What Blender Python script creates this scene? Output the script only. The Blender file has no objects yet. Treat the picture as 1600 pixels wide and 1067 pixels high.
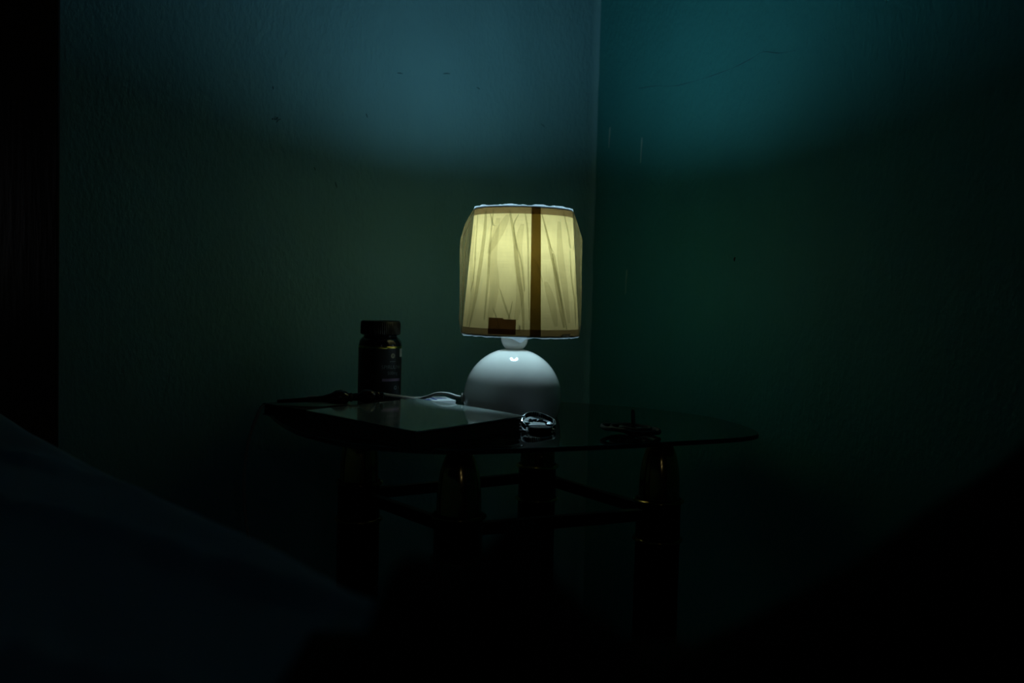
import bpy, bmesh, math, random
from mathutils import Vector, Matrix, noise
random.seed(7)
PI = math.pi
C = bpy.context.scene.collection
S = bpy.context.scene

# ------------------------------------------------------------------ camera, world, exposure
cam_d = bpy.data.cameras.new('camera')
cam = bpy.data.objects.new('camera', cam_d); C.objects.link(cam)
cam_d.sensor_width = 36.0
cam_d.lens = 36.0 * 1556 / 1600
cam_d.clip_start = 0.02
cam.matrix_world = Matrix.Translation((0, 0, .80)) @ Matrix.Rotation(math.radians(90 - 2.8), 4, 'X') @ Matrix.Rotation(math.radians(1.52), 4, 'Z')
cam_d.dof.use_dof = True
cam_d.dof.focus_distance = 1.72
cam_d.dof.aperture_fstop = 3.2
S.camera = cam
w = bpy.data.worlds.new('world'); S.world = w
w.use_nodes = True
w.node_tree.nodes['Background'].inputs[0].default_value = (0, 0, 0, 1)
w.node_tree.nodes['Background'].inputs[1].default_value = 0
S.view_settings.view_transform = 'Standard'
S.view_settings.look = 'None'
S.view_settings.gamma = 1
S.view_settings.use_curve_mapping = False
S.view_settings.exposure = 0.0
BULB = 106.0

# a tiny indicator lamp of a device behind the camera: gives the pin-point glints on the brass
pl = bpy.data.lights.new('device_light', 'POINT'); pl.energy = 0.12; pl.shadow_soft_size = .006
pl.color = (.9, .95, 1)
plo = bpy.data.objects.new('device_light', pl); C.objects.link(plo); plo.location = (.30, -.55, 1.15)
plo2 = bpy.data.objects.new('device_light', pl); C.objects.link(plo2); plo2.location = (.40, -.50, .92)

# ------------------------------------------------------------------ helpers
def mat(name, base=(.5, .5, .5), rough=.5, metal=0, spec=.5, **kw):
    m = bpy.data.materials.new(name); m.use_nodes = True
    b = m.node_tree.nodes['Principled BSDF']
    b.inputs['Base Color'].default_value = (*base, 1)
    b.inputs['Roughness'].default_value = rough
    b.inputs['Metallic'].default_value = metal
    b.inputs['Specular IOR Level'].default_value = spec
    for k, v in kw.items():
        b.inputs[k].default_value = v
    return m

def add_bump(m, scale=50, strength=.3, dist=.002, detail=4, stretch=(1, 1, 1), colvar=0):
    nt = m.node_tree; N = nt.nodes; L = nt.links
    b = N['Principled BSDF']
    tc = N.new('ShaderNodeTexCoord'); mp = N.new('ShaderNodeMapping')
    mp.inputs['Scale'].default_value = stretch
    L.new(tc.outputs['Object'], mp.inputs[0])
    nz = N.new('ShaderNodeTexNoise'); nz.inputs['Scale'].default_value = scale; nz.inputs['Detail'].default_value = detail
    L.new(mp.outputs[0], nz.inputs['Vector'])
    bp = N.new('ShaderNodeBump'); bp.inputs['Strength'].default_value = strength; bp.inputs['Distance'].default_value = dist
    L.new(nz.outputs['Fac'], bp.inputs['Height']); L.new(bp.outputs[0], b.inputs['Normal'])
    if colvar:
        base = b.inputs['Base Color'].default_value[:3]
        mx = N.new('ShaderNodeMix'); mx.data_type = 'RGBA'
        mx.inputs['A'].default_value = (*[c * (1 - colvar) for c in base], 1)
        mx.inputs['B'].default_value = (*[min(1, c * (1 + colvar)) for c in base], 1)
        L.new(nz.outputs['Fac'], mx.inputs['Factor']); L.new(mx.outputs['Result'], b.inputs['Base Color'])
    return m

def obj(name, bm, m, parent=None, smooth=True, angle=40, flat=False):
    me = bpy.data.meshes.new(name); bm.normal_update(); bm.to_mesh(me); bm.free()
    o = bpy.data.objects.new(name, me); C.objects.link(o)
    if m: me.materials.append(m)
    if smooth:
        for p in me.polygons: p.use_smooth = True
        me.set_sharp_from_angle(angle=math.radians(angle))
    if flat:
        mx_ = max(p.area for p in me.polygons)
        for p in me.polygons:
            if p.area > .02 * mx_: p.use_smooth = False
    if parent:
        o.parent = parent
        o.matrix_parent_inverse = Matrix.Translation(-parent.location)
        # keep rotation-free parents only
    return o

def tag(o, label=None, cat=None, group=None, kind=None):
    if label: o['label'] = label
    if cat: o['category'] = cat
    if group: o['group'] = group
    if kind: o['kind'] = kind
    return o

def thing(name, loc, label, cat, group=None):
    o = bpy.data.objects.new(name, None); C.objects.link(o)
    o.location = loc; o.empty_display_size = .02
    bpy.context.view_layer.update()
    return tag(o, label, cat, group)

def lathe(prof, cx=0, cy=0, n=64, bm=None, a0=0, a1=2 * PI, fn=None):
    """prof: list of (r, z)."""
    bm = bm or bmesh.new()
    full = abs(a1 - a0 - 2 * PI) < 1e-6
    cnt = n if full else n + 1
    rows = []
    for r, z in prof:
        if r < 1e-6:
            rows.append([bm.verts.new((cx, cy, z))]); continue
        row = []
        for i in range(cnt):
            a = a0 + (a1 - a0) * i / n
            rr, zz = (r, z) if fn is None else fn(r, z, a)
            row.append(bm.verts.new((cx + rr * math.cos(a), cy + rr * math.sin(a), zz)))
        rows.append(row)
    for k in range(len(rows) - 1):
        A, B = rows[k], rows[k + 1]
        for i in range(n if not full else n):
            j = (i + 1) % cnt
            if not full and i + 1 >= cnt: break
            if len(A) == 1 and len(B) == 1: continue
            if len(A) == 1: bm.faces.new((A[0], B[j], B[i]))
            elif len(B) == 1: bm.faces.new((A[i], A[j], B[0]))
            else: bm.faces.new((A[i], A[j], B[j], B[i]))
    return bm

def catmull(pts, seg=8, closed=False):
    P = [Vector(p) for p in pts]; out = []; n = len(P)
    rng = range(n) if closed else range(n - 1)
    for i in rng:
        if closed: p0, p1, p2, p3 = P[i - 1], P[i], P[(i + 1) % n], P[(i + 2) % n]
        else: p0, p1, p2, p3 = P[max(i - 1, 0)], P[i], P[i + 1], P[min(i + 2, n - 1)]
        for s in range(seg):
            t = s / seg
            out.append(.5 * ((2 * p1) + (-p0 + p2) * t + (2 * p0 - 5 * p1 + 4 * p2 - p3) * t * t + (-p0 + 3 * p1 - 3 * p2 + p3) * t ** 3))
    if not closed: out.append(P[-1].copy())
    return out

def tube(pts, r, n=12, bm=None, closed=False):
    bm = bm or bmesh.new(); m = len(pts); rows = []
    rad = r if callable(r) else (lambda t: r)
    up = None
    for i, p in enumerate(pts):
        if closed: d = pts[(i + 1) % m] - pts[i - 1]
        else: d = pts[min(i + 1, m - 1)] - pts[max(i - 1, 0)]
        d.normalize()
        if up is None:
            up = Vector((0, 0, 1)) if abs(d.z) < .9 else Vector((1, 0, 0))
        s = d.cross(up).normalized(); up = s.cross(d).normalized()
        rr = rad(i / max(1, m - 1))
        rows.append([bm.verts.new(p + (s * math.cos(2 * PI * k / n) + up * math.sin(2 * PI * k / n)) * rr) for k in range(n)])
    for i in range(m if closed else m - 1):
        A, B = rows[i], rows[(i + 1) % m]
        for k in range(n):
            bm.faces.new((A[k], A[(k + 1) % n], B[(k + 1) % n], B[k]))
    if not closed:
        bm.faces.new(rows[0]); bm.faces.new(rows[-1][::-1])
    bmesh.ops.recalc_face_normals(bm, faces=bm.faces)
    return bm

def prism(poly, z0, z1, bm=None, bevel=0, seg=2):
    """poly: xy list. vertical prism"""
    nb = bmesh.new()
    lo = [nb.verts.new((p[0], p[1], z0)) for p in poly]
    hi = [nb.verts.new((p[0], p[1], z1)) for p in poly]
    nb.faces.new(lo[::-1]); nb.faces.new(hi)
    n = len(poly)
    for i in range(n):
        nb.faces.new((lo[i], lo[(i + 1) % n], hi[(i + 1) % n], hi[i]))
    bmesh.ops.recalc_face_normals(nb, faces=nb.faces)
    if bevel:
        es = [e for e in nb.edges if e.calc_face_angle(0) > .3] if n < 10 else [e for e in nb.edges if abs(e.verts[0].co.z - e.verts[1].co.z) < 1e-6]
        bmesh.ops.bevel(nb, geom=es, offset=bevel, segments=seg, affect='EDGES', profile=.5)
    if bm is None: return nb
    me = bpy.data.meshes.new('t'); nb.to_mesh(me); nb.free(); bm.from_mesh(me); bpy.data.meshes.remove(me)
    return bm

def quadpoly(o, u, v):
    o, u, v = Vector(o), Vector(u), Vector(v)
    return [o, o + u, o + u + v, o + v]

def px(x, y, d):
    """point on the ray of pixel x,y at depth d (scene layout helper)"""
    return Vector(((x - 800) / 1556 * d, d, .80 - (y - 457 - .0266 * (x - 800)) * d / 1556))

# ------------------------------------------------------------------ materials
M = {}
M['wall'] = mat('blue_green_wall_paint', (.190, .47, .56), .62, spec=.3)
def wall_nodes(m):
    nt = m.node_tree; N = nt.nodes; L = nt.links; b = N['Principled BSDF']
    tc = N.new('ShaderNodeTexCoord')
    mp = N.new('ShaderNodeMapping'); mp.inputs['Scale'].default_value = (1, 1, .55); L.new(tc.outputs['Object'], mp.inputs[0])
    n1 = N.new('ShaderNodeTexNoise'); n1.inputs['Scale'].default_value = 120; n1.inputs['Detail'].default_value = 5
    n2 = N.new('ShaderNodeTexNoise'); n2.inputs['Scale'].default_value = 9; n2.inputs['Detail'].default_value = 3
    n3 = N.new('ShaderNodeTexVoronoi'); n3.inputs['Scale'].default_value = 22
    for n in (n1, n2, n3): L.new(mp.outputs[0], n.inputs['Vector'])
    rp = N.new('ShaderNodeMapRange'); rp.inputs['From Min'].default_value = 0; rp.inputs['From Max'].default_value = .06
    L.new(n3.outputs['Distance'], rp.inputs['Value'])          # small pits in the plaster
    a = N.new('ShaderNodeMath'); a.operation = 'MULTIPLY_ADD'; a.inputs[1].default_value = .6
    L.new(n1.outputs['Fac'], a.inputs[0]); L.new(n2.outputs['Fac'], a.inputs[2])
    a2 = N.new('ShaderNodeMath'); a2.operation = 'MULTIPLY_ADD'; a2.inputs[1].default_value = .25
    L.new(rp.outputs[0], a2.inputs[0]); L.new(a.outputs[0], a2.inputs[2])
    bp = N.new('ShaderNodeBump'); bp.inputs['Strength'].default_value = .7; bp.inputs['Distance'].default_value = .005
    L.new(a2.outputs[0], bp.inputs['Height']); L.new(bp.outputs[0], b.inputs['Normal'])
    mx = N.new('ShaderNodeMix'); mx.data_type = 'RGBA'
    c = b.inputs['Base Color'].default_value[:3]
    mx.inputs['A'].default_value = (*[v * .88 for v in c], 1); mx.inputs['B'].default_value = (*[v * 1.1 for v in c], 1)
    L.new(n2.outputs['Fac'], mx.inputs['Factor']); L.new(mx.outputs['Result'], b.inputs['Base Color'])
wall_nodes(M['wall'])
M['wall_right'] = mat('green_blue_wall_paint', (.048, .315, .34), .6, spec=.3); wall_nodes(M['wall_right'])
M['wall_dim'] = mat('darker_wall_paint', (.06, .10, .12), .8)
M['ceiling'] = add_bump(mat('ceiling_paint', (.05, .06, .06), .8), 40, .2)
M['floor'] = add_bump(mat('dark_cement_floor', (.06, .05, .045), .5), 15, .2, colvar=.3)
M['dark_wood'] = add_bump(mat('dark_varnished_wood', (.022, .010, .004), .25), 30, .2, stretch=(4, 4, .3), colvar=.4)
M['brass'] = add_bump(mat('aged_brass', (.52, .36, .12), .14, 1.0), 60, .04, .001)
M['black_lacquer'] = mat('black_lacquer', (.004, .004, .004), .35, spec=.25)
M['ceramic'] = add_bump(mat('white_glazed_ceramic', (.90, .86, .84), .10, spec=.5), 25, .03, .001)
M['white_plastic'] = mat('white_plastic', (.62, .62, .60), .35)
M['cord'] = mat('white_cord', (.55, .55, .54), .4)
M['sheet'] = add_bump(mat('pale_blue_sheet', (.27, .38, .50), .9, spec=.1), 300, .3, .0005)
M['mattress'] = mat('mattress_cloth', (.18, .2, .24), .9)
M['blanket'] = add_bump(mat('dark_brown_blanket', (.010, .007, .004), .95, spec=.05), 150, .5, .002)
M['book_cover'] = add_bump(mat('glossy_grey_cover', (.62, .70, .68), .10, spec=.9, **{'Coat Weight': 1.0, 'Coat Roughness': .06}), 5, .03, .003)
M['paper'] = mat('book_paper', (.20, .18, .13), .8)
M['book_spine'] = mat('dark_book_spine', (.03, .033, .03), .3)
M['notebook'] = mat('black_notebook_cover', (.03, .035, .035), .12)
M['white_card'] = mat('white_card', (.75, .77, .80), .5)
M['blue_print'] = mat('blue_print', (.05, .08, .40), .5)
M['tortoise'] = add_bump(mat('dark_brown_polished_wood', (.035, .014, .005), .18), 40, .1, colvar=.5)
M['bottle'] = mat('dark_plastic_bottle', (.006, .004, .010), .12, spec=.6)
M['cap'] = mat('black_ribbed_cap', (.006, .004, .003), .45)
M['label'] = mat('black_paper_label', (.008, .008, .010), .4)
M['gold'] = mat('gold_foil', (.8, .62, .15), .2, 1.0)
M['print_grey'] = mat('pale_grey_print', (.20, .21, .22), .5)
M['print_cream'] = mat('cream_print', (.40, .38, .28), .5)
M['print_mauve'] = mat('mauve_print', (.32, .20, .36), .5)
M['sticker'] = mat('white_sticker', (.45, .48, .48), .5)
M['steel'] = mat('polished_steel', (.62, .64, .66), .15, 1.0)
M['dark_steel'] = mat('dark_steel', (.10, .11, .12), .22, 1.0)
M['dial'] = mat('watch_dial', (.25, .26, .27), .15)
M['coil'] = add_bump(mat('dark_pressed_coil', (.012, .010, .008), .6), 200, .6, .001)
M['crack'] = mat('crack_shadow_plaster', (.04, .15, .19), .9)
M['drip'] = mat('pale_paint_drip', (.35, .62, .62), .5)
M['mark'] = mat('dark_scuff', (.01, .01, .01), .9)

# smoked glass
g = mat('smoked_glass', (.20, .18, .14), .0, spec=.5); M['glass'] = g
b = g.node_tree.nodes['Principled BSDF']; b.inputs['Transmission Weight'].default_value = 1; b.inputs['IOR'].default_value = 1.45; b.inputs['Roughness'].default_value = .015
M['glass_edge'] = mat('smoked_glass_edge', (.004, .004, .003), .3)

# lampshade cloth: scatters and passes the bulb's light
def cloth(name, trans, diff, f):
    m = bpy.data.materials.new(name); m.use_nodes = True; nt = m.node_tree; N = nt.nodes; L = nt.links
    N.remove(N['Principled BSDF']); out = N['Material Output']
    t = N.new('ShaderNodeBsdfTranslucent'); d = N.new('ShaderNodeBsdfDiffuse'); mx = N.new('ShaderNodeMixShader')
    mx.inputs[0].default_value = f
    d.inputs[0].default_value = (*diff, 1)
    # woven threads
    tc = N.new('ShaderNodeTexCoord')
    cols = []
    for stretch, sc in (((2, 2, 60), 14), ((60, 60, 1.5), 10), ((1, 1, 1), 14)):
        mp = N.new('ShaderNodeMapping'); mp.inputs['Scale'].default_value = stretch
        nz = N.new('ShaderNodeTexNoise'); nz.inputs['Scale'].default_value = sc; nz.inputs['Detail'].default_value = 3
        L.new(tc.outputs['Object'], mp.inputs[0]); L.new(mp.outputs[0], nz.inputs['Vector']); cols.append(nz)
    a = N.new('ShaderNodeMath'); a.operation = 'ADD'; L.new(cols[0].outputs['Fac'], a.inputs[0]); L.new(cols[1].outputs['Fac'], a.inputs[1])
    a3 = N.new('ShaderNodeMath'); a3.operation = 'ADD'; L.new(a.outputs[0], a3.inputs[0]); L.new(cols[2].outputs['Fac'], a3.inputs[1])
    mr = N.new('ShaderNodeMapRange'); mr.inputs['From Min'].default_value = 1.0; mr.inputs['From Max'].default_value = 2.0
    mr.inputs['To Min'].default_value = 0; mr.inputs['To Max'].default_value = 1
    L.new(a3.outputs[0], mr.inputs['Value'])
    cm = N.new('ShaderNodeMix'); cm.data_type = 'RGBA'
    cm.inputs['A'].default_value = (*[v * .72 for v in trans], 1); cm.inputs['B'].default_value = (*[min(1, v * 1.28) for v in trans], 1)
    L.new(mr.outputs[0], cm.inputs['Factor']); L.new(cm.outputs['Result'], t.inputs[0])
    L.new(t.outputs[0], mx.inputs[1]); L.new(d.outputs[0], mx.inputs[2]); L.new(mx.outputs[0], out.inputs[0])
    return m
M['shade'] = cloth('beige_shade_cloth', (.208, .132, .050), (.12, .12, .10), .45)

def film(name, tcol, dcol, f0, f1, gloss=.0):
    """thin sheet: tinted see-through, more opaque at grazing angles, scattering some light"""
    m = bpy.data.materials.new(name); m.use_nodes = True; nt = m.node_tree; N = nt.nodes; L = nt.links
    N.remove(N['Principled BSDF']); out = N['Material Output']
    tr = N.new('ShaderNodeBsdfTransparent'); tr.inputs[0].default_value = (*tcol, 1)
    t = N.new('ShaderNodeBsdfTranslucent'); t.inputs[0].default_value = (*dcol, 1)
    d = N.new('ShaderNodeBsdfDiffuse'); d.inputs[0].default_value = (*dcol, 1)
    m1 = N.new('ShaderNodeMixShader'); m1.inputs[0].default_value = .5
    L.new(t.outputs[0], m1.inputs[1]); L.new(d.outputs[0], m1.inputs[2])
    lw = N.new('ShaderNodeLayerWeight'); lw.inputs[0].default_value = .35
    mr = N.new('ShaderNodeMapRange'); mr.inputs['To Min'].default_value = f0; mr.inputs['To Max'].default_value = f1
    L.new(lw.outputs['Facing'], mr.inputs['Value'])
    m2 = N.new('ShaderNodeMixShader'); L.new(mr.outputs[0], m2.inputs[0])
    L.new(tr.outputs[0], m2.inputs[1]); L.new(m1.outputs[0], m2.inputs[2]); L.new(m2.outputs[0], out.inputs[0])
    return m
M['film'] = film('sheer_wrapping', (.93, .93, .91), (.78, .80, .74), .05, .36)
M['film_fold'] = film('doubled_sheer_wrapping', (.70, .69, .62), (.6, .6, .5), .10, .35)
M['film_soft'] = film('loose_sheer_layer', (.86, .85, .81), (.7, .7, .62), .04, .2)
M['seam'] = film('brown_seam_tape', (.13, .085, .022), (.12, .06, .012), .10, .4)
M['trim_band'] = film('brown_hem_band', (.34, .28, .24), (.20, .16, .12), .12, .4)
M['tag'] = film('brown_paper_tag', (.13, .065, .03), (.10, .05, .02), .15, .4)
M['lip'] = film('white_film_lip', (.9, .9, .9), (.36, .38, .42), .6, .8)

def emis(name, col, s):
    m = bpy.data.materials.new(name); m.use_nodes = True; nt = m.node_tree
    nt.nodes.remove(nt.nodes['Principled BSDF'])
    e = nt.nodes.new('ShaderNodeEmission'); e.inputs[0].default_value = (*col, 1); e.inputs[1].default_value = s
    nt.links.new(e.outputs[0], nt.nodes['Material Output'].inputs[0]); return m
M['bulb'] = emis('cool_white_bulb', (.54, .88, 1.0), BULB)

# ------------------------------------------------------------------ room (rotated ~30 deg to the camera)
corner = Vector((.182, 2.352, 0))
a = Vector((-.866, -.5, 0)); bb = Vector((.5, -.866, 0))     # along left wall, along right wall
RA, RB, HZ, T = 3.6, 3.3, 2.7, .12
def room_poly(a0, a1, b0, b1):
    return [corner + a * s + bb * t for s, t in ((a0, b0), (a1, b0), (a1, b1), (a0, b1))]
wl = obj('wall_left', prism(room_poly(-T, RA + T, -T, 0), 0, HZ), M['wall'], smooth=False); tag(wl, kind='structure')
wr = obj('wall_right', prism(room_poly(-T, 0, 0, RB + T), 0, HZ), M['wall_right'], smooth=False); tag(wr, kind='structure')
o = obj('wall_back', prism(room_poly(0, RA, RB, RB + T), 0, HZ), M['wall_dim'], smooth=False); tag(o, kind='structure')
o = obj('wall_side', prism(room_poly(RA, RA + T, 0, RB + T), 0, HZ), M['wall_dim'], smooth=False); tag(o, kind='structure')
o = obj('floor', prism(room_poly(-T, RA + T, -T, RB + T), -.1, 0), M['floor'], smooth=False); tag(o, kind='structure')
o = obj('ceiling', prism(room_poly(-T, RA + T, -T, RB + T), HZ, HZ + .1), M['ceiling'], smooth=False); tag(o, kind='structure')
# dark wooden upright against the left wall
o = obj('trim_1', prism(room_poly(1.150, 1.262, .0, .045), 0, HZ, bevel=.006, seg=3), M['dark_wood'], flat=True); tag(o, kind='structure')

def on_left(pxx, pyy, lift=0):
    """where a sight line meets the left wall"""
    n = Vector((-.5, .866, 0)); dvec = px(pxx, pyy, 1) - Vector((0, 0, .8))
    t = (corner.dot(n) - lift) / dvec.dot(n)
    return Vector((0, 0, .8)) + dvec * t
def on_right(pxx, pyy, lift=0):
    n = Vector((.866, .5, 0)); dvec = px(pxx, pyy, 1) - Vector((0, 0, .8))
    t = (corner.dot(n) - lift) / dvec.dot(n)
    return Vector((0, 0, .8)) + dvec * t
# paint drips, crack and scuffs of the plaster
for (x0, y0, y1, r) in ((943, 201, 233, .0022), (993, 217, 256, .0026), (976, 421, 459, .0018)):
    p, q = on_right(x0, y0, .0005), on_right(x0 - 1, y1, .0005)
    obj('paint_drip', tube([p + (q - p) * t for t in (0, .15, .4, .7, 1)], lambda t, r=r: r * (1 - .6 * t) * (.6 if t == 0 else 1), 8), M['drip'], wr)
cr = [(985, 142), (1010, 138), (1040, 138), (1062, 133), (1090, 125), (1115, 116), (1135, 108), (1158, 96), (1175, 86), (1200, 88), (1225, 84)]
pts = [on_right(x, y, .0001) for x, y in cr]
obj('crack', tube(catmull(pts, 4), lambda t: .0005 + .0003 * math.sin(t * 31), 5), M['crack'], wr)
for k, (x0, y0, s) in enumerate(((1143, 405, .003),)):
    c = on_right(x0, y0, .0002)
    obj('scuff', tube([c + Vector((0, 0, -s * 1.3)), c, c + Vector((.001, -.001, s * 1.3))], lambda t: .0009 + .001 * (t > .3), 6), M['mark'], wr)
random.seed(3)
sc = bmesh.new()
for k in range(16):
    c = on_left(426 + random.gauss(0, 3.5), 188 + random.gauss(0, 1.4), .0002)
    bmesh.ops.create_icosphere(sc, subdivisions=1, radius=random.uniform(.0005, .0014), matrix=Matrix.Translation(c))
obj('scuff', sc, M['mark'], wl)
for (x0, y0, dx, dy) in ((519, 285, 3, 9), (565, 180, 2, 6), (612, 118, 8, 1), (683, 119, 10, 0), (836, 196, 6, 5), (420, 138, 1, 5), (486, 262, 2, 5), (735, 140, 5, 3), (918, 245, 1, 8)):
    p, q = on_left(x0, y0, .0001), on_left(x0 + dx, y0 + dy, .0001)
    obj('plaster_nick', tube([p, (p + q) / 2 + Vector((0, 0, .0005)), q], lambda t: .0007 + .0005 * math.sin(t * PI), 5), M['crack'], wl)

# rough plaster fillet down the corner of the room
fb = bmesh.new(); rows = []
nz_ = 420
for i in range(nz_ + 1):
    z = .002 + (HZ - .004) * i / nz_
    wdt = .026 + .010 * noise.noise(Vector((0, 3, z * 9))) + .004 * noise.noise(Vector((5, 0, z * 40)))
    wd2 = .008 + .004 * noise.noise(Vector((9, 3, z * 14)))
    row = []
    for k in range(5):
        t = k / 4
        P = corner + Vector((0, 0, z)) + a * (wdt * (1 - t) + .0005) + bb * (wd2 * t + .0005)
        row.append(fb.verts.new(P + (a + bb) * ((-.0035 - .0016 * noise.noise(Vector((t * 2, 0, z * 60)))) * math.sin(PI * t))))
    rows.append(row)
for i in range(nz_):
    for k in range(4): fb.faces.new((rows[i][k], rows[i][k + 1], rows[i + 1][k + 1], rows[i + 1][k]))
obj('plaster_fillet', fb, M['wall'], wl, angle=80)

# ------------------------------------------------------------------ table
GZ = .58   # top of the glass
tb = thing('side_table', (0, 1.69, 0), 'smoked glass side table with four brass-capped black column legs', 'table')
outline = [(-.411, 1.706), (-.34, 1.545), (-.281, 1.462), (-.235, 1.415), (-.178, 1.388), (-.088, 1.374), (0, 1.397), (.092, 1.435), (.19, 1.48), (.295, 1.532), (.365, 1.572),
           (.404, 1.615), (.412, 1.67), (.397, 1.76), (.36, 1.855), (.265, 1.955), (.11, 2.03), (-.05, 2.055), (-.22, 2.02), (-.36, 1.93), (-.44, 1.815)]
ol = catmull([(x, y, 0) for x, y in outline], 6, True)
ol2 = []
gb = prism([(p.x, p.y) for p in ol], GZ - .007, GZ, bevel=.0012, seg=2)
glass = obj('glass_top', gb, M['glass'], tb, flat=True)
glass['label'] = 'dark smoked glass top with rounded edge'
# darker ground edge
eb = bmesh.new()
cen = Vector((-.005, 1.70, 0))
ring_o = []
for z in (GZ - .0068, GZ - .0002):
    ring_o.append([eb.verts.new((p + (p - cen).normalized() * .0004) + Vector((0, 0, z))) for p in ol])
n = len(ol)
for i in range(n): eb.faces.new((ring_o[0][i], ring_o[0][(i + 1) % n], ring_o[1][(i + 1) % n], ring_o[1][i]))
obj('glass_edge', eb, M['glass_edge'], tb)

legs = {'front': (-.073, 1.477), 'right': (.249, 1.63), 'left': (-.259, 1.716), 'back': (.056, 1.93)}
R = .0365
first = None
for nm, (lx, ly) in legs.items():
    if first is None:
        L0 = obj('leg', lathe([(0, 0), (R + .004, 0), (R + .004, .02), (R, .026), (R, .399)], lx, ly, 48), M['black_lacquer'], tb)
        L0['label'] = 'black lacquered column leg'
        capprof = [(R - .001, .399), (R + .002, .3995)]
        sub = []
        cb = lathe([(R, .399), (R, .463)], lx, ly, 48); sub.append(obj('upper_column', cb, M['black_lacquer'], L0))
        for zc in (.401, .465):
            prof = [(R + .0050 * math.cos(t) + .0005, zc + .0034 * math.sin(t)) for t in [PI * (k / 8) - PI / 2 for k in range(9)]]
            sub.append(obj('brass_ring', lathe(prof, lx, ly, 64), M['brass'], L0))
        bul = []
        for k in range(17):
            t = k / 16
            z = .466 + t * (GZ - .008 - .466)
            r = .0335 * (1 - (t * .96) ** 3.0) ** .62 if t > .02 else .0335
            bul.append((max(r, .012), z))
        bul.append((.0, GZ - .0075))
        cp = obj('brass_cap', lathe(bul, lx, ly, 64), M['brass'], L0, angle=60); sub.append(cp)
        first = (lx, ly, L0, sub)
    else:
        fx, fy, L0, sub = first
        dlt = Vector((lx - fx, ly - fy, 0))
        c = L0.copy(); C.objects.link(c); c.location = L0.location + dlt
        for s in sub:
            d = s.copy(); C.objects.link(d); d.parent = c
zs = .80 - .357
def bar(p, q):
    A = Vector((*p, zs)); B = Vector((*q, zs)); d = (B - A).normalized()
    s = Vector((-d.y, d.x, 0)) * .008
    A = A + d * (R - .001); B = B - d * (R - .001)
    bmx = prism([A + s, B + s, B - s, A - s], zs - .0095, zs + .0095, bevel=.002)
    obj('stretcher', bmx, M['black_lacquer'], tb, flat=True)
bar(legs['front'], legs['right']); bar(legs['front'], legs['left']); bar(legs['left'], legs['back']); bar(legs['back'], legs['right'])

# ------------------------------------------------------------------ lamp
LX, LY = .0035, 1.78
lamp = thing('table_lamp', (LX, LY, GZ), 'lit white table lamp with domed ceramic base and beige drum shade in sheer wrapping', 'lamp')
DR, DZ = .0875, .6135
prof = [(0, GZ), (.080, GZ)]
t0 = -math.asin((DZ - GZ - .0015) / DR)
for k in range(33):
    t = t0 + (math.radians(82) - t0) * k / 32
    prof.append((DR * math.cos(t), DZ + DR * math.sin(t)))
prof.append((0, DZ + DR * math.sin(math.radians(82)) + .0004))
o = obj('base', lathe(prof, LX, LY, 96), M['ceramic'], lamp, angle=50); o['label'] = 'glossy white dome base'
BZ = .7185
prof = []
for k in range(25):
    t = math.radians(-63 + (63 + 62) * k / 24)
    prof.append((.0242 * math.cos(t), BZ + .0235 * math.sin(t)))
prof = [(0, prof[0][1])] + prof + [(0, prof[-1][1])]
o = obj('neck_ball', lathe(prof, LX + .001, LY, 48), M['ceramic'], lamp, angle=50); o['label'] = 'white ceramic ball neck'
sk = obj('socket', lathe([(0, .738), (.013, .738), (.0135, .742), (.0135, .775), (.011, .782), (0, .782)], LX + .002, LY, 32), M['white_plastic'], lamp)
SX, SY = .0145, 1.78
BX0 = LX + .004
prof = [(.0118, .8412), (.019, .8425), (.0225, .846)] + [(.0235 * math.cos(math.radians(90 * k / 16)) ** .7 if k < 16 else 0, .850 + .077 * math.sin(math.radians(90 * k / 16))) for k in range(17)]
bo = lathe(prof, BX0, LY, 24)
obj('bulb', bo, M['bulb'], lamp)
obj('bulb_collar', lathe([(0, .782), (.0125, .783), (.0125, .80), (.0115, .825), (.0119, .8412)], BX0, LY, 24), M['white_plastic'], lamp)
# shade: bottom r .1042 @ z .726, top r .0875 @ .9466, slightly tilted
Zb, Zt, Rb, Rt = .726, .9466, .1045, .0870
def shr(z): return Rb + (Rt - Rb) * (z - Zb) / (Zt - Zb)
sh = obj('shade', lathe([(shr(z), z) for z in [Zb + (Zt - Zb) * k / 12 for k in range(13)]], SX, SY, 96), M['shade'], lamp)
sh['label'] = 'beige woven drum shade glowing from inside'
def strip(name, m, a0, a1, z0, z1, off, parent, n=12, nz=6):
    prof = [(shr(z0 + (z1 - z0) * k / nz) + off, z0 + (z1 - z0) * k / nz) for k in range(nz + 1)]
    return obj(name, lathe(prof, SX, SY, n, a0=a0, a1=a1), m, parent)
strip('hem_band', M['trim_band'], 0, 2 * PI, Zb, Zb + .0125, .0004, sh, 96)
strip('hem_band', M['trim_band'], 0, 2 * PI, Zt - .0125, Zt, .0004, sh, 96)
aseam = -PI / 2 + math.asin(.0225 / .096)
strip('seam_tape', M['seam'], aseam - .092, aseam + .092, Zb + .0005, Zt - .0005, .0008, sh, 8)
def ang(p): return -PI / 2 + math.asin((p - 814) / 1556 * 1.685 / .1035)
t1 = strip('paper_tag', M['tag'], ang(763), ang(786), Zb + .003, .757, .0012, sh, 6); t1['label'] = 'mottled brown paper tag at the hem'
strip('paper_tag', M['tag'], ang(786), ang(806), Zb + .003, .755, .0015, sh, 6)
# wire rims
for r, z in ((Rb - .0006, Zb + .0012), (Rt - .0006, Zt - .0012)):
    ring = [Vector((SX + r * math.cos(t), SY + r * math.sin(t), z)) for t in [2 * PI * k / 96 for k in range(96)]]
    obj('wire_rim', tube(ring, .0008, 8, closed=True), M['white_plastic'], sh)
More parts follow.
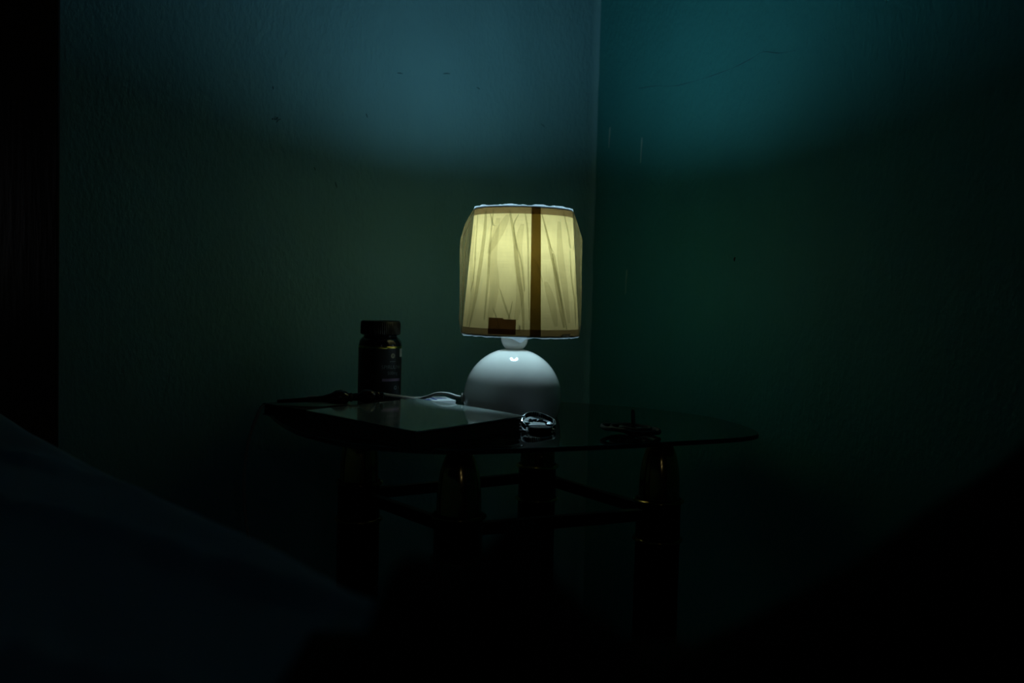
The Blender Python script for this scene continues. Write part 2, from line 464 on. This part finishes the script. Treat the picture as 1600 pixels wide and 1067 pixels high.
# spider holding the shade (ring on the socket, three arms)
sp = tube([Vector((LX + .002 + .0145 * math.cos(t), LY + .0145 * math.sin(t), .774)) for t in [2 * PI * k / 24 for k in range(24)]], .0012, 6, closed=True)
for k in range(3):
    t = 2 * PI * k / 3 + .5
    A = Vector((LX + .002 + .0145 * math.cos(t), LY + .0145 * math.sin(t), .774)); B = Vector((SX + (shr(.745) - .001) * math.cos(t), SY + (shr(.745) - .001) * math.sin(t), .745))
    tube([A, (A + B) / 2, B], .001, 6, sp)
obj('spider', sp, M['white_plastic'], lamp)

# sheer wrapping over the shade
def crease(a, z):
    v = 0
    for (k, m_, ph, w_) in ((5, 9, .3, 1), (9, -14, 1.7, .8), (14, 22, 4.1, .5), (23, -8, 2.2, .35)):
        x = (a * k + z * m_ * 3 + ph + 1.5 * noise.noise(Vector((math.cos(a) * 1.5, math.sin(a) * 1.5, z * 9 + k)))) / PI
        tri = abs(x - math.floor(x + .5)) * 2
        v += w_ * tri
    return v / 2.65
def bulge(z):
    t = (z - Zb) / (Zt - Zb)
    if t > .80: return max(0, (1 - t) / .20)
    return .30 + .70 * max(0, t / .80) ** 1.5
def filmr(r, z, aa):
    left = max(0, -math.cos(aa)); right = max(0, math.cos(aa))
    amp = .009 + .0165 * left ** 2 + .006 * right ** 2
    zt = Zt + .0
    return r + .0022 + amp * bulge(z) * (.35 + .8 * crease(aa, z)), z
fb2 = bmesh.new(); nA = 46
lv = [-.005, .10, .22, .36, .50, .64, .78, .90, 1.004]
rng = random.Random(11); gr_ = []
for k, t in enumerate(lv):
    row = []
    for i in range(nA):
        ja = 0 if k in (0, 8) else rng.uniform(-.45, .45)
        jt = 0 if k in (0, 8) else rng.uniform(-.035, .035)
        an = 2 * PI * (i + ja + .5 * (k % 2)) / nA; tt = t + jt; z = Zb + (Zt - Zb) * tt
        lft = max(0, -math.cos(an)) ** 3; rgt = max(0, math.cos(an)) ** 3
        bb_ = min(1, max(0, (1 - tt) / .22)) * (.25 + .75 * max(0, tt / .78) ** 1.2)
        amp = .006 + .0145 * lft + .0075 * rgt
        r = shr(z) + .0016 + (0 if k in (0, 8) else amp * bb_ * rng.uniform(.1, 1.3) if lft < .5 and rgt < .5 else amp * bb_ * rng.uniform(.85, 1.08))
        row.append(fb2.verts.new((SX + r * math.cos(an), SY + r * math.sin(an), z)))
    gr_.append(row)
for k in range(len(lv) - 1):
    for i in range(nA):
        j = (i + 1) % nA; A_, B_ = gr_[k], gr_[k + 1]
        if k % 2 == 0: fb2.faces.new((A_[i], A_[j], B_[i])); fb2.faces.new((A_[j], B_[j], B_[i]))
        else: fb2.faces.new((A_[i], A_[j], B_[j])); fb2.faces.new((A_[i], B_[j], B_[i]))
fl = obj('sheer_wrap', fb2, M['film'], lamp, smooth=False)
fl['label'] = 'crumpled sheer wrapping bulging round the shade'
# doubled folds in the wrapping: narrow wandering ribbons
def ribbon(pts, wid, off=.0008):
    bm = bmesh.new(); prev = None
    P = catmull([(x, y, 0) for x, y in pts], 10)
    for i, p in enumerate(P):
        t = i / (len(P) - 1)
        z = .80 + (457 - p.y) * 1.685 / 1556 + .0003 * (p.x - 800) / 10
        s = max(-.985, min(.985, (p.x - 814) / 1556 * 1.70 / (shr(z) + .004)))
        an = -PI / 2 + math.asin(s)
        wv = wid * (.25 + .75 * math.sin(PI * min(1, max(0, .05 + t * .9)))) / (shr(z)) / 1556 * 1.7
        row = []
        for sg in (-1, 1):
            aa = an + sg * wv / 2
            rr = shr(z) + .0045 + .004 * max(0, math.cos(aa)) ** 3 + .009 * max(0, -math.cos(aa)) ** 3
            row.append(bm.verts.new((SX + (rr + off) * math.cos(aa), SY + (rr + off) * math.sin(aa), z)))
        if prev: bm.faces.new((prev[0], prev[1], row[1], row[0]))
        prev = row
    return bm
folds = [([(757, 326), (756, 360), (750, 420), (744, 470), (736, 515)], 7), ([(763, 330), (768, 350), (772, 352)], 3),
         ([(768, 326), (764, 380), (762, 440), (758, 500)], 4), ([(792, 328), (800, 370), (808, 430), (815, 470), (818, 518)], 6),
         ([(806, 335), (799, 352), (803, 380), (812, 410), (818, 455)], 3), ([(815, 330), (820, 360), (823, 420), (826, 500)], 3),
         ([(841, 333), (850, 365), (858, 400), (868, 440), (877, 480), (884, 515)], 5), ([(846, 350), (856, 385), (862, 395)], 2),
         ([(874, 328), (882, 360), (886, 384), (890, 386)], 4), ([(886, 390), (889, 430), (895, 470), (898, 512)], 4),
         ([(860, 395), (864, 420), (872, 470), (880, 512)], 9), ([(746, 332), (744, 380), (742, 430), (738, 455)], 3),
         ([(736, 340), (730, 380), (728, 430), (727, 500)], 6), ([(770, 480), (778, 500), (782, 520)], 2), ([(800, 470), (796, 492), (792, 505)], 2),
         ([(780, 450), (790, 480), (800, 505)], 3), ([(890, 335), (893, 360), (891, 390)], 4), ([(826, 400), (836, 412), (845, 440)], 2)]
fo = bmesh.new()
for pts, wd in folds:
    t = ribbon(pts, wd); me = bpy.data.meshes.new('t'); t.to_mesh(me); t.free(); fo.from_mesh(me); bpy.data.meshes.remove(me)
o = obj('wrap_folds', fo, M['film_fold'], fl); o['kind'] = 'stuff'
fo = bmesh.new()
for pts, wd in (([(775, 340), (768, 400), (772, 450), (765, 505)], 16), ([(812, 350), (806, 390), (812, 450), (806, 500)], 14), ([(868, 345), (872, 400), (880, 450), (888, 505)], 14), ([(742, 350), (738, 400), (740, 460), (733, 512)], 9),
                ([(790, 335), (776, 365), (762, 395)], 15), ([(850, 440), (860, 470), (868, 510)], 13), ([(895, 380), (896, 430), (899, 500)], 7)):
    t = ribbon(pts, wd, .0004); me = bpy.data.meshes.new('t'); t.to_mesh(me); t.free(); fo.from_mesh(me); bpy.data.meshes.remove(me)
o = obj('wrap_folds', fo, M['film_soft'], fl); o['kind'] = 'stuff'
# gathered lips of the wrapping round both openings
def lipfn(seed, z0, h, drop):
    bm = bmesh.new(); n = 220; rows = []
    for i in range(n):
        t = 2 * PI * i / n
        nn = noise.noise(Vector((math.cos(t) * 6, math.sin(t) * 6, seed))); n2 = noise.noise(Vector((math.cos(t) * 25, math.sin(t) * 25, seed)))
        hh = h * (.75 + .7 * nn + .4 * n2)
        hh = max(.0006, hh)
        r = (Rt if drop > 0 else Rb)
        c_, s_ = math.cos(t), math.sin(t)
        r1 = r + (.0008 if drop > 0 else -.0014)
        rows.append([bm.verts.new((SX + (r + .0015) * c_, SY + (r + .0015) * s_, z0)),
                     bm.verts.new((SX + r1 * c_, SY + r1 * s_, z0 + drop * hh)),
                     bm.verts.new((SX + (r - .003) * c_, SY + (r - .003) * s_, z0 + drop * hh * .9)),
                     bm.verts.new((SX + (r - .008) * c_, SY + (r - .008) * s_, z0 - drop * .004))])
    for i in range(n):
        A, B = rows[i], rows[(i + 1) % n]
        for k in range(3 if drop > 0 else 1): bm.faces.new((A[k], B[k], B[k + 1], A[k + 1]))
    return bm
obj('wrap_lip', lipfn(2.0, Zt + .0003, .0032, 1), M['lip'], fl, angle=180)
obj('wrap_lip', lipfn(8.0, Zb - .0002, .0030, -1), M['lip'], fl, angle=180)
# two loose tabs of wrapping under the lower rim
def tab(pp):
    bm = bmesh.new(); vs = [bm.verts.new(p) for p in pp]; bm.faces.new(vs)
    bmesh.ops.triangulate(bm, faces=bm.faces); bmesh.ops.subdivide_edges(bm, edges=bm.edges, cuts=3, use_grid_fill=True)
    for v in bm.verts: v.co += Vector((0, .002 * noise.noise(v.co * 200), 0))
    return bm
obj('wrap_tab', tab([px(789, 523, 1.685), px(826, 524, 1.69), px(818, 533, 1.70), px(813, 536, 1.70)]), M['lip'], fl)
obj('wrap_tab', tab([px(869, 522, 1.70), px(892, 521, 1.71), px(889, 526, 1.705), px(872, 527, 1.70)]), M['lip'], fl)

# cord of the lamp
gr = obj('cord_grommet', tube([Vector((LX - DR + .002, LY - .01, .611)), Vector((LX - DR - .002, LY - .01, .611)), Vector((LX - DR - .0035, LY - .01, .611))], lambda t: .0052 if t < .4 else .0092 if t < .9 else .008, 20), M['white_plastic'], lamp)
cordp = [(-.078, 1.77, .611), (-.095, 1.771, .6125), (-.112, 1.775, .6165), (-.132, 1.790, .615), (-.152, 1.808, .6065), (-.170, 1.815, .6022), (-.190, 1.800, .6055), (-.212, 1.785, .6095), (-.235, 1.775, .6135), (-.2545, 1.765, .6155),
         (-.275, 1.760, .611), (-.300, 1.762, .6045), (-.335, 1.768, .6042), (-.360, 1.776, .6035), (-.39, 1.788, .590), (-.425, 1.795, .5845), (-.4475, 1.796, .5835), (-.456, 1.79, .567), (-.466, 1.78, .532), (-.474, 1.78, .487), (-.477, 1.785, .43), (-.475, 1.80, .36), (-.46, 1.83, .25), (-.45, 1.86, .14), (-.46, 1.84, .03), (-.50, 1.80, .005), (-.58, 1.76, .005)]
o = obj('power_cord', tube(catmull(cordp, 8), .0028, 10), M['cord'], lamp); o['label'] = 'thin white power cord running left off the table'

# ------------------------------------------------------------------ supplement bottle
BX, BY = -.2455, 1.855
bt = thing('supplement_bottle', (BX, BY, GZ), 'dark supplement bottle with black ribbed cap standing left of the lamp', 'bottle')
obj('bottle_body', lathe([(0, GZ), (.036, GZ), (.0395, GZ + .003), (.0398, GZ + .01), (.0398, .697), (.0385, .704), (.035, .709), (.031, .712), (.031, .722), (0, .722)], BX, BY, 64), M['bottle'], bt)
def rib(r, z, a_): return (r + (.0005 * math.cos(a_ * 60) if r > .035 and .717 < z < .739 else 0), z)
obj('cap', lathe([(0, .716), (.034, .716), (.0365, .7175), (.0365, .722), (.0365, .735), (.0362, .7395), (.0345, .7415), (.0, .7415)], BX, BY, 240, fn=rib), M['cap'], bt)
LR = .0401
lab = obj('label', lathe([(LR, .588), (LR, .692)], BX, BY, 64), M['label'], bt)
obj('gold_band', lathe([(.0402, .6915), (.0405, .6925), (.0405, .6945), (.0400, .6955)], BX, BY, 64), M['gold'], bt)
view0 = math.atan2(-BY, -BX)            # direction to the camera
mid = view0 + math.radians(36)
def wrap_patch(name, m, a0, a1, z0, z1, off=.0003):
    return obj(name, lathe([(LR + off, z0), (LR + off, z1)], BX, BY, 12, a0=mid + a0, a1=mid + a1), m, lab)
def wrap_disc(name, m, ac, zc, r0, r1, off=.0003, n=28):
    bm = bmesh.new(); rows = []
    for rr in (r0, r1):
        rows.append([])
        for k in range(n):
            t = 2 * PI * k / n; an = mid + ac + rr * math.cos(t) / LR; z = zc + rr * math.sin(t)
            rows[-1].append(bm.verts.new((BX + (LR + off) * math.cos(an), BY + (LR + off) * math.sin(an), z)))
    for k in range(n): bm.faces.new((rows[0][k], rows[0][(k + 1) % n], rows[1][(k + 1) % n], rows[1][k]))
    return obj(name, bm, m, lab)
def wrap_text(name, txt, m, ac, zc, size, off=.0004, space=1.0):
    cu = bpy.data.curves.new(name, 'FONT'); cu.body = txt; cu.size = size; cu.align_x = 'CENTER'; cu.align_y = 'CENTER'; cu.space_character = space
    to = bpy.data.objects.new(name, cu); C.objects.link(to)
    bpy.context.view_layer.update()
    me = bpy.data.meshes.new_from_object(to.evaluated_get(bpy.context.evaluated_depsgraph_get()))
    bpy.data.objects.remove(to)
    bm = bmesh.new(); bm.from_mesh(me); bpy.data.meshes.remove(me)
    for v in bm.verts:
        an = mid + ac + v.co.x / LR
        v.co = Vector((BX + (LR + off) * math.cos(an), BY + (LR + off) * math.sin(an), zc + v.co.y))
    return obj(name, bm, m, lab, smooth=False)
wrap_disc('round_logo', M['print_cream'], 0, .6785, .0, .0046)
wrap_text('logo_mark', 'A', M['label'], 0, .6785, .006, .0006)
wrap_patch('brand_line', M['print_grey'], -.16, .16, .6675, .6685)
wrap_text('label_text', 'SPIRULINA', M['print_grey'], 0, .6575, .0095)
wrap_text('label_text', '500mg', M['print_grey'], 0, .6465, .0085)
wrap_patch('mauve_stripe', M['print_mauve'], -.52, .52, .6315, .6365)
wrap_disc('round_seal', M['print_grey'], .18, .6195, .0018, .0038)
wrap_text('seal_mark', 'E', M['print_cream'], .42, .6195, .006)
wrap_patch('white_sticker', M['sticker'], .46, .80, .676, .691, .0005)

# ------------------------------------------------------------------ big book at the front of the table
P_l, P_f, P_r = Vector((-.321, 1.561, 0)), Vector((-.128, 1.362, 0)), Vector((.0235, 1.580, 0))
P_b = P_l + P_r - P_f
bk = thing('large_book', (P_f.x * .5 + P_b.x * .5, P_f.y * .5 + P_b.y * .5, GZ), 'large thick glossy book lying closed in front of the lamp', 'book')
BT = .0268
def inset(poly, d):
    c = sum(poly, Vector()) / len(poly)
    return [p + (c - p).normalized() * d for p in poly]
poly = [P_l, P_f, P_r, P_b]
obj('back_cover', prism([(p.x, p.y) for p in poly], GZ, GZ + .002, bevel=.0006), M['book_spine'], bk, flat=True)
# pages: bundles of slightly uneven leaves
pb = bmesh.new(); z = GZ + .002; random.seed(5); k = 0
while z < GZ + BT - .0052:
    th = random.uniform(.0004, .0011); th = min(th, GZ + BT - .0042 - z)
    q = inset(poly, .005 + random.uniform(0, .0035))
    off = Vector((random.uniform(-.001, .001), random.uniform(-.001, .001), 0))
    q = [p + off for p in q]
    n0 = len(pb.verts)
    prism([(p.x, p.y) for p in q], z, z + th, pb); z += th; k += 1
    pb.verts.ensure_lookup_table()
    for v in pb.verts[n0:]:
        fr_ = (v.co.z - GZ) / BT
        if (v.co.xy - P_r.xy).length < .02: v.co.z -= .0030 * fr_
        elif (v.co.xy - P_f.xy).length < .02: v.co.z -= .0016 * fr_
o = obj('pages', pb, M['paper'], bk, smooth=False); o['kind'] = 'stuff'
# cover with slightly lifted corners
cb = bmesh.new(); N_ = 32; grid = {}
for lay, dz in ((0, 0), (1, .0018)):
    for i in range(N_ + 1):
        for j in range(N_ + 1):
            u, v = i / N_, j / N_
            # rounded front corner
            p = P_l + (P_f - P_l) * u + (P_b - P_l) * v
            cc = (P_l + P_r) / 2
            lift = .0005 * noise.noise(Vector((u * 2, v * 2, 1)))
            lift = max(0, lift) - .0022 * (.3 + .7 * v) * max(0, (u - .55) / .45) ** 2 * (1 + .10 * math.sin(v * 26 + u * 3))
            grid[lay, i, j] = cb.verts.new((p.x, p.y, GZ + BT - .0020 + lift + dz))
for i in range(N_):
    for j in range(N_):
        cb.faces.new((grid[1, i, j], grid[1, i + 1, j], grid[1, i + 1, j + 1], grid[1, i, j + 1]))
        cb.faces.new((grid[0, i, j + 1], grid[0, i + 1, j + 1], grid[0, i + 1, j], grid[0, i, j]))
for i in range(N_):
    cb.faces.new((grid[0, i, 0], grid[0, i + 1, 0], grid[1, i + 1, 0], grid[1, i, 0])); cb.faces.new((grid[1, i, N_], grid[1, i + 1, N_], grid[0, i + 1, N_], grid[0, i, N_]))
    cb.faces.new((grid[1, 0, i], grid[1, 0, i + 1], grid[0, 0, i + 1], grid[0, 0, i])); cb.faces.new((grid[0, N_, i], grid[0, N_, i + 1], grid[1, N_, i + 1], grid[1, N_, i]))
bmesh.ops.recalc_face_normals(cb, faces=cb.faces)
o = obj('front_cover', cb, M['book_cover'], bk); o['label'] = 'glossy pale grey front cover'
# spine along the front-left side
dL = (P_f - P_l); nrm = Vector((dL.y, -dL.x, 0)).normalized()
if nrm.dot(P_r - P_l) > 0: nrm = -nrm
sp_poly = [P_l + dL * .004 , P_l + dL * .004 + nrm * .002, P_f - dL * .004 + nrm * .002, P_f - dL * .004]
obj('spine', prism([(p.x, p.y) for p in sp_poly], GZ + .0005, GZ + BT - .0005, bevel=.0006), M['book_spine'], bk, flat=True)

# ------------------------------------------------------------------ thin black notebook at the left corner of the table
q0 = Vector((-.425, 1.70, 0)); qe = Vector((.76, -.65, 0)).normalized(); qf = Vector((.65, .76, 0)).normalized()
nb_poly = quadpoly(q0, qe * .130, qf * .168)
nbk = thing('black_notebook', tuple(sum(nb_poly, Vector()) / 4 + Vector((0, 0, GZ))), 'black notebook at the left corner of the glass under the brown rod', 'notebook')
obj('cover', prism([(p.x, p.y) for p in nb_poly], GZ, GZ + .0022, bevel=.0007), M['notebook'], nbk, flat=True)
obj('cover', prism([(p.x, p.y) for p in nb_poly], GZ + .0178, GZ + .020, bevel=.0007), M['notebook'], nbk, flat=True)
ib = inset(nb_poly, .004)
obj('pages', prism([(p.x, p.y) for p in ib], GZ + .0022, GZ + .0178), M['notebook'], nbk, smooth=False)

# ------------------------------------------------------------------ turned brown rod with two knobs
A = Vector((-.398, 1.690, .6045)); B = Vector((-.2185, 1.7225, .6165))
# profile along the axis t: (t, r)
rp = [(0, .0), (.004, .0028), (.05, .0032), (.25, .0040), (.42, .0055), (.50, .0090), (.545, .0120), (.59, .0126), (.635, .0110), (.665, .0065), (.675, .0078), (.69, .0078), (.70, .0060), (.715, .0068), (.745, .0068), (.76, .0060),
      (.775, .0085), (.80, .0115), (.835, .0128), (.87, .0120), (.905, .0085), (.915, .0060), (.925, .0075), (.945, .0075), (.955, .0052), (.965, .0066), (.985, .0064), (1.0, .0)]
ax = (B - A); aL = ax.length; axn = ax.normalized(); sx = axn.cross(Vector((0, 0, 1))).normalized(); sz = sx.cross(axn)
rd = thing('turned_rod', tuple(Vector((-.30, 1.705, .60))), 'dark brown polished turned rod with two round knobs, lying on the black notebook', 'rod')
def axial(lo, hi):
    bm = bmesh.new(); rows = []; n = 28
    for t, r in [p for p in rp if lo <= p[0] <= hi]:
        c = A + ax * t
        c = c + Vector((0, 0, max(0, .6005 + r - c.z)))
        if r == 0: rows.append([bm.verts.new(c)]); continue
        rows.append([bm.verts.new(c + (sx * math.cos(2 * PI * k / n) + sz * math.sin(2 * PI * k / n)) * r) for k in range(n)])
    for i in range(len(rows) - 1):
        a_, b_ = rows[i], rows[i + 1]
        for k in range(n):
            j = (k + 1) % n
            if len(a_) == 1: bm.faces.new((a_[0], b_[j], b_[k]))
            elif len(b_) == 1: bm.faces.new((a_[k], a_[j], b_[0]))
            else: bm.faces.new((a_[k], a_[j], b_[j], b_[k]))
    bmesh.ops.recalc_face_normals(bm, faces=bm.faces)
    return bm
obj('shaft', axial(0, .42), M['tortoise'], rd, angle=60)
obj('knob', axial(.42, .70), M['tortoise'], rd, angle=60)
obj('collar', axial(.70, .76), M['tortoise'], rd, angle=60)
obj('knob', axial(.76, .915), M['tortoise'], rd, angle=60)
obj('tip', axial(.915, 1.0), M['tortoise'], rd, angle=60)

# ------------------------------------------------------------------ small white box behind the book
r_, l_, k_ = Vector((-.102, 1.848, 0)), Vector((-.178, 1.822, 0)), Vector((-.1275, 1.915, 0))
wb_poly = [l_, r_, k_, l_ + k_ - r_]
wb = thing('medicine_box', tuple(sum(wb_poly, Vector()) / 4 + Vector((0, 0, GZ))), 'small flat white carton with blue print, behind the large book', 'box')
obj('carton', prism([(p.x, p.y) for p in wb_poly], GZ, GZ + .017, bevel=.0004, seg=1), M['white_card'], wb, flat=True)
u_, v_ = (r_ - l_), (k_ - r_)
for (u0, u1, v0, v1) in ((.1, .45, .08, .35), (.55, .62, .2, .8), (.68, .9, .45, .52), (.68, .85, .6, .65)):
    o4 = l_ + u_ * u0 + v_ * v0
    obj('blue_print', prism([(p.x, p.y) for p in quadpoly(o4, u_ * (u1 - u0), v_ * (v1 - v0))], GZ + .0171, GZ + .0173), M['blue_print'], wb, smooth=False)

# ------------------------------------------------------------------ wristwatch
WX, WY = .0485, 1.583
wt = thing('wristwatch', (WX, WY, GZ), 'steel wristwatch with its link bracelet curled up, right of the large book', 'watch')
obj('case', lathe([(0, GZ), (.017, GZ), (.0195, GZ + .002), (.020, GZ + .005), (.0185, GZ + .0075), (.0175, GZ + .008), (.0172, GZ + .0074)], WX, WY, 48), M['dark_steel'], wt)
obj('dial', lathe([(.0172, GZ + .0074), (.010, GZ + .0078), (0, GZ + .0079)], WX, WY, 48), M['dial'], wt)
obj('crown', tube([Vector((WX + .0195, WY - .004, GZ + .004)), Vector((WX + .0225, WY - .0045, GZ + .004))], .0016, 10), M['steel'], wt)
br = catmull([(.026, 1.592, .5845), (.0195, 1.602, .590), (.0225, 1.618, .5975), (.033, 1.630, .6015), (.047, 1.634, .6005), (.060, 1.629, .597), (.071, 1.617, .5925), (.0735, 1.602, .5875), (.070, 1.592, .5845)], 4)
for i in range(len(br) - 1):
    p, q = br[i], br[i + 1]; d = (q - p); Lk = d.length; d.normalize()
    wv_ = Vector((0, .35, -1)).normalized(); wv_ = (wv_ - d * wv_.dot(d)).normalized(); tv = d.cross(wv_).normalized()
    m3 = Matrix((d, wv_, tv)).transposed().to_4x4(); m3.translation = (p + q) / 2
    bm = bmesh.new(); bmesh.ops.create_cube(bm, size=1, matrix=m3 @ Matrix.Diagonal((Lk * .86, .0085, .0022, 1)))
    bmesh.ops.bevel(bm, geom=list(bm.edges), offset=.0005, segments=1, affect='EDGES')
    for v in bm.verts: v.co.z = max(v.co.z, GZ + .0003)
    obj('link', bm, M['dark_steel'] if i % 4 else M['steel'], wt, smooth=False)
    if 2 < i < 29 and i % 2:
        bm = bmesh.new(); bmesh.ops.create_cube(bm, size=1, matrix=Matrix.Translation(((p.x - .047) * .72 + .047, p.y * .6 + 1.606 * .4, (p.z - GZ) * .55 + GZ + .001)) @ Matrix.Rotation(i * .4, 4, 'Z') @ Matrix.Rotation(.5 * math.sin(i), 4, 'X') @ Matrix.Diagonal((.0085, .0075, .0025, 1)))
        bmesh.ops.bevel(bm, geom=list(bm.edges), offset=.0005, segments=1, affect='EDGES')
        for v in bm.verts: v.co.z = max(v.co.z, GZ + .0003)
        obj('link', bm, M['dark_steel'], wt, smooth=False)
# folded slip of white paper behind it
fp = bmesh.new(); g_ = {}
for i in range(9):
    for j in range(5):
        u, v = i / 8, j / 4
        x = .019 + .050 * u + .004 * v; y = 1.652 + .030 * v - .006 * u
        zz = GZ + .0008 + .0125 * v * (1 - .8 * u) + .0012 * noise.noise(Vector((u * 5, v * 5, 0))) * v
        g_[i, j] = fp.verts.new((x, y, zz))
for i in range(8):
    for j in range(4): fp.faces.new((g_[i, j], g_[i + 1, j], g_[i + 1, j + 1], g_[i, j + 1]))
r2 = bmesh.ops.solidify(fp, geom=list(fp.faces), thickness=.0006)
pp = obj('paper_slip', fp, M['white_card']); tag(pp, 'small folded white paper slip between the wristwatch and the lamp base', 'paper')

# ------------------------------------------------------------------ dark coil on a small stand
KX, KY = .196, 1.575
ck = thing('incense_coil', (KX, KY, GZ), 'dark flat spiral coil on a small stand with upright prong, right end of the glass', 'coil')
sp_pts = []
for k in range(150):
    t = k / 149; an = 2 * PI * 3.3 * t + 3.4; r = .006 + (.054 - .006) * t
    sp_pts.append(Vector((KX + r * math.cos(an), KY + r * math.sin(an), GZ + .0098 + .0015 * math.cos(an * .5) - .05 * r * math.cos(an) + .0007 * math.sin(an * 5))))
obj('coil', tube(sp_pts, lambda t: .0034 * (1 - .25 * (t > .97)), 8), M['coil'], ck)
obj('stand', prism([(KX - .002 + .010 * math.cos(t), KY + .010 * math.sin(t)) for t in [2 * PI * k / 8 for k in range(8)]], GZ, GZ + .003, bevel=.0005), M['dark_steel'], ck)
obj('prong', tube([Vector((KX + .001, KY, GZ + .002)), Vector((KX, KY, GZ + .02)), Vector((KX - .0012, KY, GZ + .037)), Vector((KX - .0014, KY, GZ + .040))], lambda t: .0032 if t < .9 else .0015, 10), M['dark_steel'], ck)

# ------------------------------------------------------------------ bed
e = Vector((.629, -.777, 0)); pw = Vector((-.777, -.629, 0))
P0 = Vector((-.885, 1.655, 0)); BLn, BW, BZt = 1.9, 1.15, .60
bed = thing('bed', tuple(P0 + e * BLn / 2 + pw * BW / 2), 'bed with rumpled pale blue-grey sheet in the left foreground', 'bed')
sb = bmesh.new(); NL, NW = 150, 90; gg = {}
prof_w = []   # cross-section parameter: down the near side, over the top
def sec(t):   # returns (offset inward from edge, height drop)
    if t < 0: return (0, t)
    return (t, 0)
for i in range(NL + 1):
    s = BLn * i / NL
    for j in range(NW + 1):
        q = j / NW
        if j < 14:
            k = j / 14; off = -.004 + .006 * math.sin(k * 4); z = BZt - .30 + (.30 - .035) * k; nrmv = 0
        elif j < 24:
            k = (j - 14) / 10; an = k * PI / 2
            off = .035 * (1 - math.cos(an)); z = BZt - .035 + .035 * math.sin(an)
        else:
            k = (j - 24) / (NW - 24); off = .035 + (BW - .04) * k; z = BZt
        P = P0 + e * s + pw * off
        wr_ = noise.noise(Vector((s * 2.2 + off * 1.4, off * 5.0 - s * .6, 0))) * .014 + noise.noise(Vector((s * 5 + 3, off * 14, 1))) * .004
        fold = .009 * max(0, 1 - abs(((s * .5 + off * 1.6 + .08 * noise.noise(Vector((s * 3, off * 3, 5)))) % .28) - .14) / .03)
        if j >= 18:
            z += wr_ * min(1, off / .05 + .25) + fold * min(1, off / .06)
            P = P + pw * (.008 * noise.noise(Vector((s * 3.5, 2, 0))))
        else:
            P = P + pw * (.010 * noise.noise(Vector((s * 6, z * 3, 0))) + .008 * noise.noise(Vector((s * 3.5, 2, 0))))
        gg[i, j] = sb.verts.new((P.x, P.y, z))
for i in range(NL):
    for j in range(NW): sb.faces.new((gg[i, j], gg[i + 1, j], gg[i + 1, j + 1], gg[i, j + 1]))
bmesh.ops.recalc_face_normals(sb, faces=sb.faces)
o = obj('sheet', sb, M['sheet'], bed, angle=180); o['label'] = 'rumpled pale blue-grey bed sheet'
mt = quadpoly(P0 + e * .03 + pw * .03, e * (BLn - .06), pw * (BW - .06))
obj('mattress', prism([(p.x, p.y) for p in mt], .34, BZt - .03, bevel=.03, seg=3), M['mattress'], bed)
fr = quadpoly(P0 + e * .01 + pw * .01, e * (BLn - .02), pw * (BW - .02))
obj('bed_frame', prism([(p.x, p.y) for p in fr], .24, .34, bevel=.005), M['dark_wood'], bed, flat=True)
for (s, q) in ((.02, .02), (BLn - .08, .02), (.02, BW - .08), (BLn - .08, BW - .08)):
    lp = quadpoly(P0 + e * s + pw * q, e * .06, pw * .06)
    obj('leg', prism([(p.x, p.y) for p in lp], 0, .24, bevel=.004), M['dark_wood'], bed)

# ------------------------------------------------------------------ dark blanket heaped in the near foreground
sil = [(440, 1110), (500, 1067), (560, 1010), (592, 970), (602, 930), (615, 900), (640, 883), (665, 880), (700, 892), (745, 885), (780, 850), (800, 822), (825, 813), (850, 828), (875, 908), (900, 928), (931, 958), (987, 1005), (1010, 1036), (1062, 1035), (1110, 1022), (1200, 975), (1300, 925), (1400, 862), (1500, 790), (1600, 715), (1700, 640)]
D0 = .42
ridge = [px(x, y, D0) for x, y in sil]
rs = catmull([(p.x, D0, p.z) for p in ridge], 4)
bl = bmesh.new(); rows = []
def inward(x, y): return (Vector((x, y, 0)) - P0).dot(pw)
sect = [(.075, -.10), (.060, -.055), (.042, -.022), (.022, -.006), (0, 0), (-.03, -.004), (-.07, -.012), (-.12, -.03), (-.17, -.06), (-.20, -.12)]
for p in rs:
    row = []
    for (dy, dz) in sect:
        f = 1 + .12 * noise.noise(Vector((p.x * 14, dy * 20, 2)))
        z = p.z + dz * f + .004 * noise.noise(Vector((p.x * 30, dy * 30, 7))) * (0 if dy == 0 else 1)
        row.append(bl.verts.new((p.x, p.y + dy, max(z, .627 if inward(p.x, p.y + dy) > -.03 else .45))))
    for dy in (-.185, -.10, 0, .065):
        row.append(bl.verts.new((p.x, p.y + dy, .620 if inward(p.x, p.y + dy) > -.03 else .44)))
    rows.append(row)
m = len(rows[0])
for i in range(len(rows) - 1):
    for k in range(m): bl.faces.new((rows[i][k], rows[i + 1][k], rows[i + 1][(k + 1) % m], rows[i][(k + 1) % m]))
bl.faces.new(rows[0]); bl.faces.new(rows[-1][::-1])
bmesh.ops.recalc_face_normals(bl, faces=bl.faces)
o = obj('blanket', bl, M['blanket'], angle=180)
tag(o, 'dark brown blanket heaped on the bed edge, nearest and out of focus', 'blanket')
